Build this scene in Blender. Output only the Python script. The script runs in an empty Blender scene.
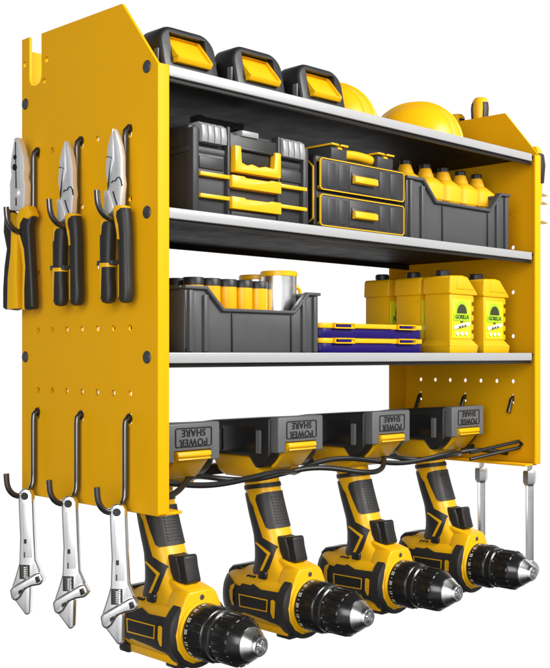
import bpy, bmesh, math, random
from mathutils import Vector, Matrix
random.seed(4)
R = math.radians
S = bpy.context.scene
COL = S.collection

# ------------------------------------------------------------------ camera model
F, CX, HY, Z0 = 1066.0, 275.0, 354.0, 0.9
AN = math.atan2(.705, .709)
RT = (math.cos(AN), -math.sin(AN)); FW = (math.sin(AN), math.cos(AN))
_p = ((157-CX)/F*Z0, Z0)
CAM = Vector((-(_p[0]*math.cos(AN)+_p[1]*math.sin(AN)), -(-_p[0]*math.sin(AN)+_p[1]*math.cos(AN)), (516-HY)/F*Z0))

def ray(x, y):
    r = (x-CX)/F
    return Vector((FW[0]+r*RT[0], FW[1]+r*RT[1], (HY-y)/F))
def at(x, y, ax, v):
    d = ray(x, y); i = 'XYZ'.index(ax)
    return CAM + d*((v-CAM[i])/d[i])
def front(pts, Y, ox=0, oy=0, s=1):
    """measured points -> (X, Z) on the plane Y"""
    return [(p.x, p.z) for p in (at(ox+x/s, oy+y/s, 'Y', Y) for x, y in pts)]
def side(pts, X, ox=0, oy=0, s=1):
    return [(p.y, p.z) for p in (at(ox+x/s, oy+y/s, 'X', X) for x, y in pts)]
def slant(pts, p0, th, ox=0, oy=0, s=1):
    """measured points -> local (x, z) of a thing standing at p0 turned to rz = th-90"""
    n = Vector((-math.cos(th), -math.sin(th), 0)); u = Vector((math.sin(th), -math.cos(th), 0)); p0 = Vector(p0)
    out = []
    for x, y in pts:
        d = ray(ox+x/s, oy+y/s); t = (p0-CAM).dot(n)/d.dot(n); q = CAM+d*t-p0
        out.append((q.dot(u), q.z))
    return out

# ------------------------------------------------------------------ materials
def mat(name, col, rough=.45, metal=0., bump=0., bscale=400., rvar=.06, coat=0., spec=.5, cvar=0., trans=0., alpha=1.):
    m = bpy.data.materials.new(name); m.use_nodes = True
    nt = m.node_tree; b = nt.nodes['Principled BSDF']
    b.inputs['Base Color'].default_value = (*col, 1); b.inputs['Metallic'].default_value = metal
    b.inputs['Roughness'].default_value = rough; b.inputs['Specular IOR Level'].default_value = spec
    b.inputs['Coat Weight'].default_value = coat; b.inputs['Coat Roughness'].default_value = .12
    b.inputs['Transmission Weight'].default_value = trans
    tc = nt.nodes.new('ShaderNodeTexCoord')
    n = nt.nodes.new('ShaderNodeTexNoise'); n.inputs['Scale'].default_value = 35; n.inputs['Detail'].default_value = 6
    nt.links.new(tc.outputs['Object'], n.inputs['Vector'])
    mr = nt.nodes.new('ShaderNodeMapRange'); mr.inputs[1].default_value = .3; mr.inputs[2].default_value = .7
    mr.inputs[3].default_value = max(.02, rough-rvar); mr.inputs[4].default_value = rough+rvar
    nt.links.new(n.outputs['Fac'], mr.inputs[0]); nt.links.new(mr.outputs[0], b.inputs['Roughness'])
    if cvar:
        mx = nt.nodes.new('ShaderNodeMix'); mx.data_type = 'RGBA'
        mx.inputs[6].default_value = (*[c*(1-cvar) for c in col], 1); mx.inputs[7].default_value = (*[min(1, c*(1+cvar)) for c in col], 1)
        nt.links.new(n.outputs['Fac'], mx.inputs[0]); nt.links.new(mx.outputs[2], b.inputs['Base Color'])
    if bump:
        n2 = nt.nodes.new('ShaderNodeTexNoise'); n2.inputs['Scale'].default_value = bscale; n2.inputs['Detail'].default_value = 2
        nt.links.new(tc.outputs['Object'], n2.inputs['Vector'])
        bp = nt.nodes.new('ShaderNodeBump'); bp.inputs['Strength'].default_value = bump; bp.inputs['Distance'].default_value = .0004
        nt.links.new(n2.outputs['Fac'], bp.inputs['Height']); nt.links.new(bp.outputs[0], b.inputs['Normal'])
    return m
MT = dict(
    paint=mat('yellow_powder_coat', (.745, .370, .003), .48, bump=.22, bscale=900, cvar=.03, spec=.09),
    yel=mat('yellow_plastic', (.76, .40, .004), .34, spec=.35, bump=.06, bscale=1500),
    jug=mat('yellow_jug_plastic', (.70, .385, .003), .38, spec=.35, bump=.05, bscale=700),
    bott=mat('yellow_bottle_plastic', (.78, .40, .01), .40, spec=.35),
    blk=mat('black_plastic', (.013, .0125, .012), .42, spec=.4, bump=.15, bscale=1800),
    rub=mat('black_rubber', (.018, .017, .016), .50, spec=.4, bump=.25, bscale=2500),
    gls=mat('gloss_black', (.010, .010, .010), .22),
    case=mat('charcoal_case_plastic', (.026, .026, .028), .48, spec=.4, bump=.2, bscale=1500),
    gry=mat('grey_bin_plastic', (.058, .059, .061), .45, spec=.4, bump=.12, bscale=1200),
    bat=mat('grey_battery_plastic', (.105, .107, .11), .45, bump=.1, bscale=1500),
    lat=mat('pale_grey_plastic', (.25, .252, .256), .35),
    shelf=mat('dark_shelf_metal', (.012, .0115, .011), .58, bump=.08, bscale=700, spec=.07),
    edge=mat('light_grey_edge', (.34, .34, .345), .36, bump=.05),
    chrome=mat('chrome', (.84, .84, .85), .28, metal=1, rvar=.08, bump=.35, bscale=70),
    satin=mat('satin_steel', (.80, .80, .81), .36, metal=.55),
    hook=mat('dark_hook_steel', (.13, .125, .12), .26, metal=.9),
    riv=mat('dark_rivet', (.07, .07, .075), .4, metal=.4),
    steel=mat('grey_steel', (.55, .54, .53), .24, metal=1),
    wire=mat('black_wire', (.010, .010, .010), .42, spec=.3),
    blue=mat('deep_blue_plastic', (.010, .003, .10), .40, spec=.25),
    lime=mat('lime_label', (.66, .62, .01), .4), green=mat('green_print', (.34, .55, .012), .4),
    dark=mat('dark_print', (.03, .035, .012), .5), white=mat('white_print', (.60, .60, .55), .4),
    brass=mat('brass_peg', (.62, .42, .09), .3, metal=.7),
)

# ------------------------------------------------------------------ mesh helpers
class M:
    def __init__(self): self.bm = bmesh.new()
    def _take(self, bm, bev=0, seg=2, mtx=None, ang=30):
        bmesh.ops.recalc_face_normals(bm, faces=bm.faces[:])
        if bev:
            es = [e for e in bm.edges if len(e.link_faces) == 2 and e.calc_face_angle(0) > R(ang)]
            if es: bmesh.ops.bevel(bm, geom=es, offset=bev, segments=seg, profile=.5, affect='EDGES', clamp_overlap=True)
        if mtx: bmesh.ops.transform(bm, matrix=mtx, verts=bm.verts[:])
        me = bpy.data.meshes.new('t'); bm.to_mesh(me); bm.free(); self.bm.from_mesh(me); bpy.data.meshes.remove(me)
        return self
    def box(self, x0, x1, y0, y1, z0, z1, bev=0, seg=2, mtx=None):
        b = bmesh.new(); v = [b.verts.new((x, y, z)) for x in (x0, x1) for y in (y0, y1) for z in (z0, z1)]
        for f in ((0,1,3,2),(4,6,7,5),(0,4,5,1),(2,3,7,6),(0,2,6,4),(1,5,7,3)): b.faces.new([v[i] for i in f])
        return self._take(b, bev, seg, mtx)
    def prism(self, pts, a0, a1, axis='Y', bev=0, seg=2, mtx=None):
        b = bmesh.new()
        def P(p, a): return (p[0], a, p[1]) if axis == 'Y' else (a, p[0], p[1]) if axis == 'X' else (p[0], p[1], a)
        A = [b.verts.new(P(p, a0)) for p in pts]; B = [b.verts.new(P(p, a1)) for p in pts]; n = len(pts)
        b.faces.new(A); b.faces.new(B[::-1])
        for i in range(n): b.faces.new((A[i], B[i], B[(i+1) % n], A[(i+1) % n]))
        return self._take(b, bev, seg, mtx)
    def loft(self, rings, cap=True, bev=0, seg=2, mtx=None):
        b = bmesh.new(); V = [[b.verts.new(p) for p in r] for r in rings]; n = len(V[0])
        for i in range(len(V)-1):
            for k in range(n): b.faces.new((V[i][k], V[i][(k+1) % n], V[i+1][(k+1) % n], V[i+1][k]))
        if cap: b.faces.new(V[0]); b.faces.new(V[-1][::-1])
        return self._take(b, bev, seg, mtx)
    def lathe(self, prof, c=(0,0,0), axis='Z', n=40, mtx=None, a0=0, a1=None):
        """prof: (radius, height) pairs"""
        rings = []
        for r, h in prof:
            ring = []
            for k in range(n):
                a = 2*math.pi*k/n; p, q = r*math.cos(a), r*math.sin(a)
                ring.append({'Z': (c[0]+p, c[1]+q, c[2]+h), 'Y': (c[0]+p, c[1]+h, c[2]+q), 'X': (c[0]+h, c[1]+p, c[2]+q)}[axis])
            rings.append(ring)
        return self.loft(rings, True, mtx=mtx)
    def tube(self, path, r, n=12, mtx=None, closed=False, flat=1.):
        P = [Vector(p) for p in path]; rings = []; nrm = None; L = len(P)
        for i, p in enumerate(P):
            if closed: d = (P[(i+1) % L]-P[i-1]).normalized()
            else: d = (P[min(i+1, L-1)]-P[max(i-1, 0)]).normalized()
            if nrm is None: nrm = d.orthogonal().normalized()
            nrm = (nrm-d*nrm.dot(d)).normalized(); bn = d.cross(nrm)
            rr = r[i] if isinstance(r, (list, tuple)) else r
            rings.append([p+(nrm*math.cos(2*math.pi*k/n)+bn*math.sin(2*math.pi*k/n)*flat)*rr for k in range(n)])
        if closed: rings.append(rings[0]); return self.loft(rings, False, mtx=mtx)
        return self.loft(rings, True, mtx=mtx)
    def mesh(self, name, off=None, ang=32):
        if off is not None: bmesh.ops.translate(self.bm, verts=self.bm.verts[:], vec=-Vector(off))
        me = bpy.data.meshes.new(name); self.bm.to_mesh(me); self.bm.free()
        fin(me, ang); return me
    def build(self, name, m, parent=None, off=None, ang=32):
        return link(name, self.mesh(name, off, ang), m, parent)
def fin(me, ang=32):
    me.polygons.foreach_set('use_smooth', [True]*len(me.polygons)); me.set_sharp_from_angle(angle=R(ang))
def link(name, me, m, parent=None):
    o = bpy.data.objects.new(name, me); COL.objects.link(o)
    me.materials.clear(); me.materials.append(MT[m])
    if parent: o.parent = parent
    return o
def boolean(a, b, op='INTERSECT'):
    """a, b: M collections -> mesh of the boolean result"""
    ma = bpy.data.meshes.new('a'); a.bm.to_mesh(ma); mb = bpy.data.meshes.new('b'); b.bm.to_mesh(mb)
    a.bm.free(); b.bm.free()
    oa = bpy.data.objects.new('a', ma); ob = bpy.data.objects.new('b', mb); COL.objects.link(oa); COL.objects.link(ob)
    md = oa.modifiers.new('b', 'BOOLEAN'); md.operation = op; md.object = ob; md.solver = 'EXACT'
    dg = bpy.context.evaluated_depsgraph_get(); dg.update()
    me = bpy.data.meshes.new_from_object(oa.evaluated_get(dg))
    for o in (oa, ob): bpy.data.objects.remove(o)
    return me
def from_mesh(me):
    m = M(); m.bm.from_mesh(me); bpy.data.meshes.remove(me); return m
def tag(o, label, cat, group=None):
    o['label'] = label; o['category'] = cat
    if group: o['group'] = group
    return o
def thing(name, loc, label, cat, group=None, rz=0.):
    o = bpy.data.objects.new(name, None); o.empty_display_size = .02; COL.objects.link(o)
    o.location = loc; o.rotation_euler.z = rz
    return tag(o, label, cat, group)
def dup(root, loc=None, label=None, rz=None, scale=None):
    def rec(o, par):
        c = o.copy(); COL.objects.link(c)
        if par: c.parent = par
        for ch in kids(o): rec(ch, c)
        return c
    c = rec(root, None)
    if loc is not None: c.location = loc
    if rz is not None: c.rotation_euler.z = rz
    if scale: c.scale = (scale,)*3
    if label: c['label'] = label
    return c
def kids(o): return [x for x in list(COL.objects) if x.parent == o]
def rrect(x0, x1, z0, z1, r, n=5):
    out = []
    for cx, cz, a in ((x1-r, z0+r, -90), (x1-r, z1-r, 0), (x0+r, z1-r, 90), (x0+r, z0+r, 180)):
        for k in range(n+1): t = R(a+90*k/n); out.append((cx+r*math.cos(t), cz+r*math.sin(t)))
    return out
def circ(cx, cy, r, n=14): return [(cx+r*math.cos(2*math.pi*k/n), cy+r*math.sin(2*math.pi*k/n)) for k in range(n)]
def frame(m, pts, w, a0, a1, axis='Y'):
    """closed raised band following the loop pts (inset by w)"""
    n = len(pts); inn = []
    area = sum(pts[i][0]*pts[(i+1) % n][1]-pts[(i+1) % n][0]*pts[i][1] for i in range(n))
    sg = 1 if area > 0 else -1
    for i in range(n):
        p0, p1, p2 = Vector(pts[i-1]), Vector(pts[i]), Vector(pts[(i+1) % n])
        d1 = (p1-p0).normalized(); d2 = (p2-p1).normalized()
        n1 = Vector((-d1.y, d1.x))*sg; n2 = Vector((-d2.y, d2.x))*sg
        b = (n1+n2).normalized(); k = w/max(.4, b.dot(n1)); inn.append(p1+b*k)
    def P(p, a): return (p[0], a, p[1]) if axis == 'Y' else (a, p[0], p[1])
    b = bmesh.new()
    rows = [[b.verts.new(P(p, a)) for p in L] for L, a in ((pts, a0), (pts, a1), (inn, a1), (inn, a0))]
    for r in range(4):
        for i in range(n): b.faces.new((rows[r][i], rows[r][(i+1) % n], rows[(r+1) % 4][(i+1) % n], rows[(r+1) % 4][i]))
    m._take(b)
def lettering(txt, size, depth=.0003, spacing=1.0, bold=0):
    cu = bpy.data.curves.new('t', 'FONT'); cu.body = txt; cu.size = size; cu.extrude = depth; cu.align_x = 'CENTER'; cu.align_y = 'CENTER'
    cu.space_line = .95; cu.space_character = spacing; cu.offset = bold; cu.resolution_u = 4
    o = bpy.data.objects.new('t', cu); COL.objects.link(o)
    dg = bpy.context.evaluated_depsgraph_get(); dg.update()
    me = bpy.data.meshes.new_from_object(o.evaluated_get(dg)); bpy.data.objects.remove(o); bpy.data.curves.remove(cu)
    return me
def selip(cx, cy, a, b, e=2.6, n=40):
    out = []
    for k in range(n):
        t = 2*math.pi*k/n; c, s = math.cos(t), math.sin(t)
        out.append((cx+a*math.copysign(abs(c)**(2/e), c), cy+b*math.copysign(abs(s)**(2/e), s)))
    return out

# ------------------------------------------------------------------ rack
W, D = .6057, .2123
rack = thing('tool_rack', (0, 0, 0), 'large yellow metal tool rack with three shelves, perforated side panels and drill slots', 'tool rack')
ZS = (.383, .2615, .1375)      # shelf tops
RY = [.0375+.0243*k for k in range(7)]
def panel(x_out, sg):
    """sg=+1: left panel (inside towards +X)"""
    t = .003
    outl = [(0, 0), (D, 0), (D, .4462), (.1987, .4462), (.1987, .4040), (.1955, .3985), (.188, .3968), (.1806, .3985), (.1774, .4040), (.1774, .4452), (.049, .4440), (0, .3833)]
    holes = []
    for z in (.1595, .1022, .2152, .272): holes += [circ(y, z, .0029) for y in RY]
    for k, y in enumerate(RY):
        if k in (0, 3, 6): holes += [rrect(y-.0025, y+.0025, z-.006, z+.0055, .0012, 2) for z in ((.331, .0800) if sg > 0 else (.0800,))]
        elif sg > 0: holes.append(circ(y, .3305, .0029))
    holes += [circ(y, z, .0029) for y, z in ((.2076, .4212), (.1687, .4185), (.1730, .3985))]
    b = bmesh.new(); es = []
    for L in [outl]+holes:
        v = [b.verts.new((x_out, p[0], p[1])) for p in L]
        es += [b.edges.new((v[i], v[(i+1) % len(v)])) for i in range(len(v))]
    bmesh.ops.triangle_fill(b, edges=es, use_beauty=True)
    g = bmesh.ops.extrude_face_region(b, geom=b.faces[:])
    bmesh.ops.translate(b, verts=[v for v in g['geom'] if isinstance(v, bmesh.types.BMVert)], vec=(sg*t, 0, 0))
    m = M(); m._take(b)
    X = lambda a: x_out+sg*a
    def bx(a0, a1, *r, **k): m.box(min(X(a0), X(a1)), max(X(a0), X(a1)), *r, **k)
    bx(.0001, .0125, -.0012, .0022, .0006, .3832, bev=.0007)            # folded front lip
    bx(.0032, .036, D-.0035, D-.0004, .001, .436, bev=.0006)       # rear lip
    bx(.0032, .030, .0024, D-.004, -.0014, .0012, bev=.0006)          # bottom lip
    p = m.build('side_panel', 'paint', rack)
    for y in (.0136, .2062):
        for z in (.382, .2578, .134):
            rv = M(); rv.lathe([(.0002, -.0012), (.0045, -.0012), (.0056, -.0004), (.0056, .0006)], (x_out-0*sg, y, z), 'X', 20,
                     mtx=None if sg > 0 else Matrix.Translation((2*x_out, 0, 0)) @ Matrix.Scale(-1, 4, (1, 0, 0))); rv.build('rivet', 'riv', p)
    if sg < 0:
        m = M(); m.lathe([(.0002, -.0004), (.0020, -.0006), (.0024, -.0012), (.0032, -.0012), (.0038, .0004), (.0002, .0006)], (x_out-.0031, .0341, .3127), 'X', 20); m.build('screw_boss', 'paint', p)
    return p
panel(0, 1); panel(W, -1)
for z in ZS:
    m = M(); m.box(.0034, W-.0034, .0035, D-.006, z-.0024, z, bev=.0005)
    m.box(.0034, W-.0034, D-.010, D-.0072, z-.009, z-.0026)
    s = m.build('shelf', 'shelf', rack)
    M().box(.0128, .5870, -.0004, .0030, z-.0088, z+.0006, bev=.0009, seg=3).build('front_edge', 'edge', s)
    M().box(.0150, .5910, .0032, .0060, z-.0125, z-.0027, bev=.0006).build('end_cap', 'blk', s)
# wire drill holder
m = M()
m.box(.03, W-.036, .170, .182, .004, .016, bev=.001)
h = m.build('drill_rail', 'blk', rack)
DX = [.090, .237, .386, .536]
for ph in (0, 1):
    path = []
    for k in range(121):
        x = .0035+(W-.007)*k/120
        a = (x-.09)/.148*2*math.pi
        path.append((x, .070+.026*math.sin(a*.5+ph*math.pi)+.006*math.sin(a), .0215+.0042*math.sin(a+ph*math.pi+.6)-.003*(1-ph)-.0065))
    m = M(); m.tube(path, .0029, 10); m.build('holder_wire', 'wire', h)
m = M(); a = at(470, 456, 'X', .53); b = at(519, 444.5, 'X', W-.012)
d = (Vector((0, 0, .0040)))
m.tube([a+d, b+d, b+(b-a).normalized()*.004, b-d, a-d], .0022, 10); m.build('holder_loop', 'wire', h)

# ------------------------------------------------------------------ peg hooks
def make_hook(name='peg_hook'):
    o = thing(name, (0, 0, 0), '', 'peg hook', 'dark steel peg hooks')
    m = M()
    path = [(.0135, 0, -.0165), (.0085, 0, -.0060), (.0060, 0, -.0005), (.003, 0, .0015), (-.0022, 0, .0018), (-.0045, 0, -.0008), (-.0050, 0, -.006), (-.0050, 0, -.058)]
    c = (-.0195, -.0620); r = .0147
    for k in range(1, 13):
        a = R(-178*k/12); path.append((c[0]+r*math.cos(a), 0, c[1]+r*1.1*math.sin(a)))
    path.append((-.0347, 0, -.0555))
    m.tube(path, .0027, 14); m.build('rod', 'hook', o)
    m = M(); m.lathe([(.0002, -.0008), (.0042, -.0008), (.0042, .0004), (.0002, .0004)], (-.0011, 0, .0012), 'X', 16); m.build('collar', 'blk', o)
    return o
hk = make_hook(); hk.location = (0, RY[0], .331)
pos = {('t', 0): hk}
where = {0: 'nearest the front edge', 3: 'in the middle', 6: 'nearest the notched rear edge'}
hk['label'] = 'dark steel hook in the upper row of the left panel, nearest the front edge'
for row, z in (('t', .331), ('b', .0795)):
    for k in (0, 3, 6):
        if (row, k) == ('t', 0): continue
        pos[row, k] = dup(hk, (0, RY[k], z), 'dark steel hook in the %s row of the left panel, %s' % ('upper' if row == 't' else 'lower', where[k]))
for k in (0, 3, 6):
    dup(hk, (W, RY[k], .0795), 'dark hook end poking through a slot inside the right panel, %s' % {0: 'closest to its front lip', 3: 'the middle one', 6: 'the farthest back'}[k], math.pi)

for y, z, l in ((.1015, .4050, 'dark hook outside the right panel carrying the higher screwdriver'), (.1390, .3890, 'dark hook outside the right panel carrying the lower screwdriver')):
    dup(hk, (W, y, z), l, math.pi)
# ------------------------------------------------------------------ pliers
TH = R(12)
def plier_base(k, x=-.0150): return Vector((x, RY[k], .2560))
# combination pliers
p0 = plier_base(6); o = thing('pliers', p0, 'combination pliers with broad flat yellow and black handles on the rearmost upper hook', 'pliers', 'pliers on the left panel', TH-R(90))
tr = lambda pts: slant(pts, p0, TH, 0, 130, 3.514)
m = M()
m.prism(tr([(60,30),(72,27),(80,55),(92,95),(96,135),(92,165),(98,190),(95,285),(45,285),(44,190),(50,160),(46,130),(49,100),(56,60)]), -.0040, .0045, bev=.0012)
head = m.build('jaw', 'satin', o)
m = M()
m.prism(tr([(64,45),(67,45),(68,120),(70,200),(70,268),(66,268),(66,200),(65,120)]), -.0043, -.0030)
for cx, cy, r in ((64,98,6), (63,133,8)): m.prism(tr([(cx+r*math.cos(a*.5236), cy+1.5*r*math.sin(a*.5236)) for a in range(12)]), -.0043, -.003)
m.build('jaw_gap', 'blk', head)
m = M(); m.lathe([(.0002, -.0015), (.0042, -.0015), (.005, -.0005), (.005, .001)], (tr([(66,225)])[0][0], -.0045, tr([(66,225)])[0][1]), 'Y', 24); m.build('pivot', 'satin', head)
LH = [(33,275),(58,292),(66,330),(74,365),(73,430),(72,520),(76,628),(60,634),(20,630),(20,560),(25,480),(33,420),(22,360),(24,310)]
RH = [(68,318),(82,282),(112,268),(125,300),(113,340),(118,420),(124,520),(128,628),(92,634),(92,560),(95,480),(88,420),(72,365)]
m = M(); m.prism(tr(LH), -.0050, .0050, bev=.0028, seg=3); hl = m.build('handle', 'rub', o)
m = M(); m.prism(tr([(50,290),(60,293),(68,330),(75,365),(74,430),(73,520),(77,628),(38,632),(40,520),(50,430),(52,360)]), -.0057, .0044, bev=.0016); m.build('grip_inlay', 'yel', hl)
m = M(); m.prism(tr(RH), -.0050, .0050, bev=.0028, seg=3); hr = m.build('handle', 'rub', o)
m = M(); m.prism(tr([(68,318),(82,280),(112,266),(126,300),(112,316),(96,310),(84,330),(82,365),(98,420),(103,480),(99,560),(100,633),(90,633),(91,560),(93,480),(86,420),(70,365)]), -.0057, .0055, bev=.0012); m.build('grip_inlay', 'yel', hr)
# diagonal cutting pliers (two alike)
p0 = plier_base(0); c1 = thing('pliers', p0, 'wire cutting pliers with black and yellow handles on the hook nearest the front lip', 'pliers', 'pliers on the left panel', TH-R(90))
tr = lambda pts: slant(pts, p0, TH, 45, 120, 3.34)
m = M(); m.prism(tr([(236,28),(246,50),(256,85),(262,125),(262,180),(266,215),(262,250),(260,300),(240,300),(232,262),(224,235),(226,205),(230,180),(238,140),(236,90)]), -.0030, .0034, bev=.001); ja = m.build('jaw', 'satin', c1)
m = M(); m.prism(tr([(234,28),(237,90),(238,135),(226,182),(220,215),(222,240),(230,262),(238,300),(206,330),(205,240),(218,232),(214,200),(211,180),(212,135),(216,125),(215,105),(222,70)]), -.0034, .0028, bev=.001); jb = m.build('jaw', 'satin', c1)
def seam(pts, wpx, y0, y1):
    m = M()
    for (xa, ya_), (xb, yb_) in zip(pts, pts[1:]):
        d = Vector((xb-xa, yb_-ya_)); n_ = Vector((-d.y, d.x)).normalized()*wpx
        m.prism(tr([(xa+n_.x, ya_+n_.y), (xb+n_.x, yb_+n_.y), (xb-n_.x, yb_-n_.y), (xa-n_.x, ya_-n_.y)]), y0, y1)
    return m
seam([(231,212),(236,204),(243,206),(249,196),(257,192),(263,203),(266,222)], 1.2, -.0038, -.0028).build('joint_line', 'blk', ja)
seam([(236,240),(242,262),(250,285)], 1.6, -.0038, -.0028).build('joint_line', 'blk', ja)
seam([(214,126),(222,124),(234,130)], 1.0, -.0038, -.0028).build('joint_line', 'blk', jb)
def sweep(pts, wd, zr, off=0.):
    wd = [w*.86 for w in wd]; zr *= .74
    """rounded handle: centre line points and half widths"""
    m = M(); rings = []
    for (x, z), w in zip(pts, wd): rings.append([(a, b, z) for a, b in selip(x, 0, w+off, zr*min(1, w/wd[len(wd)//2]+.15)+off, 2.8, 28)])
    m.loft(rings); return m
def cl(rows): # (xl, xr, y)
    c, w = [], []
    for xl, xr, y in rows:
        (a, z1), (b, z2) = tr([(xl, y), (xr, y)]); c.append(((a+b)/2, (z1+z2)/2)); w.append((b-a)/2)
    return c, w
def band_on(c, w, polys, name, parent):
    cut = M()
    for p in polys: cut.prism(tr(p), -.03, .03)
    me = boolean(sweep(c, w, .0078, .0005), cut); fin(me, 40); return link(name, me, 'yel', parent)
c, w = cl([(240,276,288),(232,284,296),(236,287,330),(246,289,380),(250,289,440),(250,290,500),(249,293,560),(250,292,592),(256,286,606),(264,278,611)])
ha = sweep(c, w, .0078).build('handle', 'rub', c1)
band_on(c, w, [[(220,280),(300,280),(300,291),(268,296),(254,308),(252,325),(259,352),(263,400),(240,400),(230,340),(220,310)]], 'grip_edge', ha)
band_on(c, w, [[(236,484),(261,484),(261,592),(236,592)]], 'grip_edge', ha)
c, w = cl([(200,232,328),(190,236,338),(187,233,400),(188,231,470),(188,231,520),(187,234,560),(189,234,594),(196,228,608),(206,218,613)])
hb = sweep(c, w, .0078).build('handle', 'rub', c1)
band_on(c, w, [[(180,320),(240,320),(240,337),(212,342),(205,353),(202,385),(180,385)]], 'grip_edge', hb)
band_on(c, w, [[(180,480),(240,478),(240,490),(204,493),(201,592),(180,592)]], 'grip_edge', hb)
m = M(); m.box(*[tr([(184,480)])[0][0], tr([(237,480)])[0][0]], -.0048, .0048, tr([(200,487)])[0][1], tr([(200,470)])[0][1], bev=.001); m.build('handle_catch', 'riv', hb)
dup(c1, plier_base(3), 'wire cutting pliers with black and yellow handles on the middle upper hook')

# ------------------------------------------------------------------ adjustable wrenches
TW = R(38)
pw = Vector((-.0185, RY[3], -.004))
wr = thing('adjustable_wrench', pw, 'chrome adjustable wrench hanging head down on the middle lower hook', 'wrench', 'adjustable wrenches on the left panel', TW-R(90))
tr = lambda pts: slant(pts, pw, TW, 0, 460, 3.714)
m = M()
outer = tr([(232,150),(246,134),(262,130),(278,136),(288,155),(291,220),(295,320),(299,410),(318,455),(300,478),(268,498),(281,520),(278,620),(262,626),(240,596),(222,572),(208,550),(204,524),(222,470),(236,420),(239,320),(234,220)])
m.prism(outer, -.0042, .0042, bev=.0016, seg=3); body = m.build('handle', 'chrome', wr)
m = M(); m.prism(tr([(248,190),(278,190),(284,300),(288,400),(252,400),(252,300)]), -.0047, .0047, bev=.0006); m.build('handle_web', 'satin', body)
m = M(); m.lathe([(.0002, -.0008), (.0035, -.0008), (.0035, .0002), (.0002, .0002)], (*(lambda q: (q[0], -.0046, q[1]))(tr([(260,160)])[0]),), 'Y', 20); m.build('hanging_hole', 'blk', body)
m = M(); m.prism(tr([(262,328),(267,328),(267,345),(257,345),(257,328)]), -.0050, -.004); m.prism(tr([(257,378),(261,378),(261,400),(257,400)]), -.0050, -.004)
m.build('stamp', 'blk', body)
m = M(); m.prism(tr([(201,524),(213,512),(298,462),(316,455),(333,490),(322,506),(290,511),(262,522),(244,554),(226,570),(208,560)]), -.0068, .0060, bev=.0022, seg=3); jw = m.build('jaw', 'chrome', wr)
m = M(); m.prism(tr([(302,474),(317,468),(325,490),(309,498)]), -.0074, -.0050, bev=.0004); m.prism(tr([(238,528),(254,520),(252,532),(240,542)]), -.0074, -.005)
m.build('jaw_slot', 'blk', jw)
q = tr([(259,456)])[0]
m = M(); m.box(q[0]-.0050, q[0]+.0050, -.0046, .0046, q[1]-.0068, q[1]+.0068); m.build('screw_window', 'blk', body)
m = M(); pr_ = []
for k in range(15): pr_.append((.0036+.0007*(k % 2), -.0062+.0124*k/14))
m.lathe([(.0002, -.0062)]+pr_+[(.0002, .0062)], (q[0], -.0024, q[1]), 'Z', 16); m.build('screw', 'chrome', body)
dup(wr, pw+Vector((0, RY[0]-RY[3], 0)), 'chrome adjustable wrench hanging head down on the lower hook nearest the first drill')
dup(wr, pw+Vector((0, RY[6]-RY[3], 0)), 'chrome adjustable wrench hanging head down on the rearmost lower hook')

# ------------------------------------------------------------------ battery pack (upright, front towards -Y, origin at the front base centre)
def battery_parts(root, off=(0, 0, 0), flip=False):
    """pack as it hangs under a drill: label block, big slanted latch, side windows; returns the body object"""
    mt = Matrix.Translation(Vector(off))
    if flip: mt = mt @ Matrix.Rotation(math.pi, 4, 'Y')
    body = [(.010, .0005), (.010, .040), (.0165, .0475), (.024, .0530), (.032, .0540), (.042, .0425), (.112, .0415), (.116, .036), (.116, .0085), (.100, .0065)]
    m = M(); m.prism(body, -.036, .036, 'X', bev=.0030, seg=3, mtx=mt); b = m.build('battery_body', 'blk', root)
    m = M(); m.prism([(-.0335, 0), (.0335, 0), (.0335, .0370), (.0228, .0370), (.0228, .0262), (-.0228, .0262), (-.0228, .0370), (-.0335, .0370)], -.001, .013, bev=.0020, seg=3, mtx=mt)
    f = m.build('front_block', 'bat', b)
    m2 = M(); m = M(); frame(m, rrect(-.0225, .0225, .0045, .0228, .002, 3), .0009, -.0018, .0004); m2._take(m.bm, mtx=mt); m2.build('label_border', 'blk', f)
    me = lettering('POWER\nSHARE', .0095, .0003, 1.08, .00006)
    me.transform(mt @ Matrix.Translation((0, -.0014, .0137)) @ Matrix.Rotation(R(90), 4, 'X')); link('lettering', me, 'blk', f)
    m = M(); m.prism([(-.0030, .0270), (-.0040, .0312), (-.0010, .0336), (.0180, .0530), (.0215, .0545), (.0240, .0535), (.0120, .0270)], -.0208, .0208, 'X', bev=.0012, seg=3, mtx=mt)
    l = m.build('latch', 'yel', b)
    m = M(); m.prism([(-.0018, .0338), (-.0030, .0330), (-.0036, .0345), (-.0020, .0354)], -.0200, .0200, 'X', bev=.0003, mtx=mt); m.build('latch_ridge', 'yel', l)
    for s in (-1, 1):
        for y in (.0215, .0830):
            m = M(); m.box(*sorted((s*.0352, s*.0384)), y, y+.0068, .014, .0385, bev=.0012, mtx=mt); m.build('side_post', 'bat', b)
        m = M(); m.box(*sorted((s*.0352, s*.0366)), .030, .081, .0115, .0385, bev=.001, mtx=mt); m.build('side_window', 'gls', b)
    return b
def arch(hw, h, r, z0=0, n=7):
    return [(hw, z0)]+[(hw-r+r*math.cos(R(90*k/n)), h-r+r*math.sin(R(90*k/n))) for k in range(n+1)]+[(-hw+r-r*math.sin(R(90*k/n)), h-r+r*math.cos(R(90*k/n))) for k in range(n+1)]+[(-hw, z0)]
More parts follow.
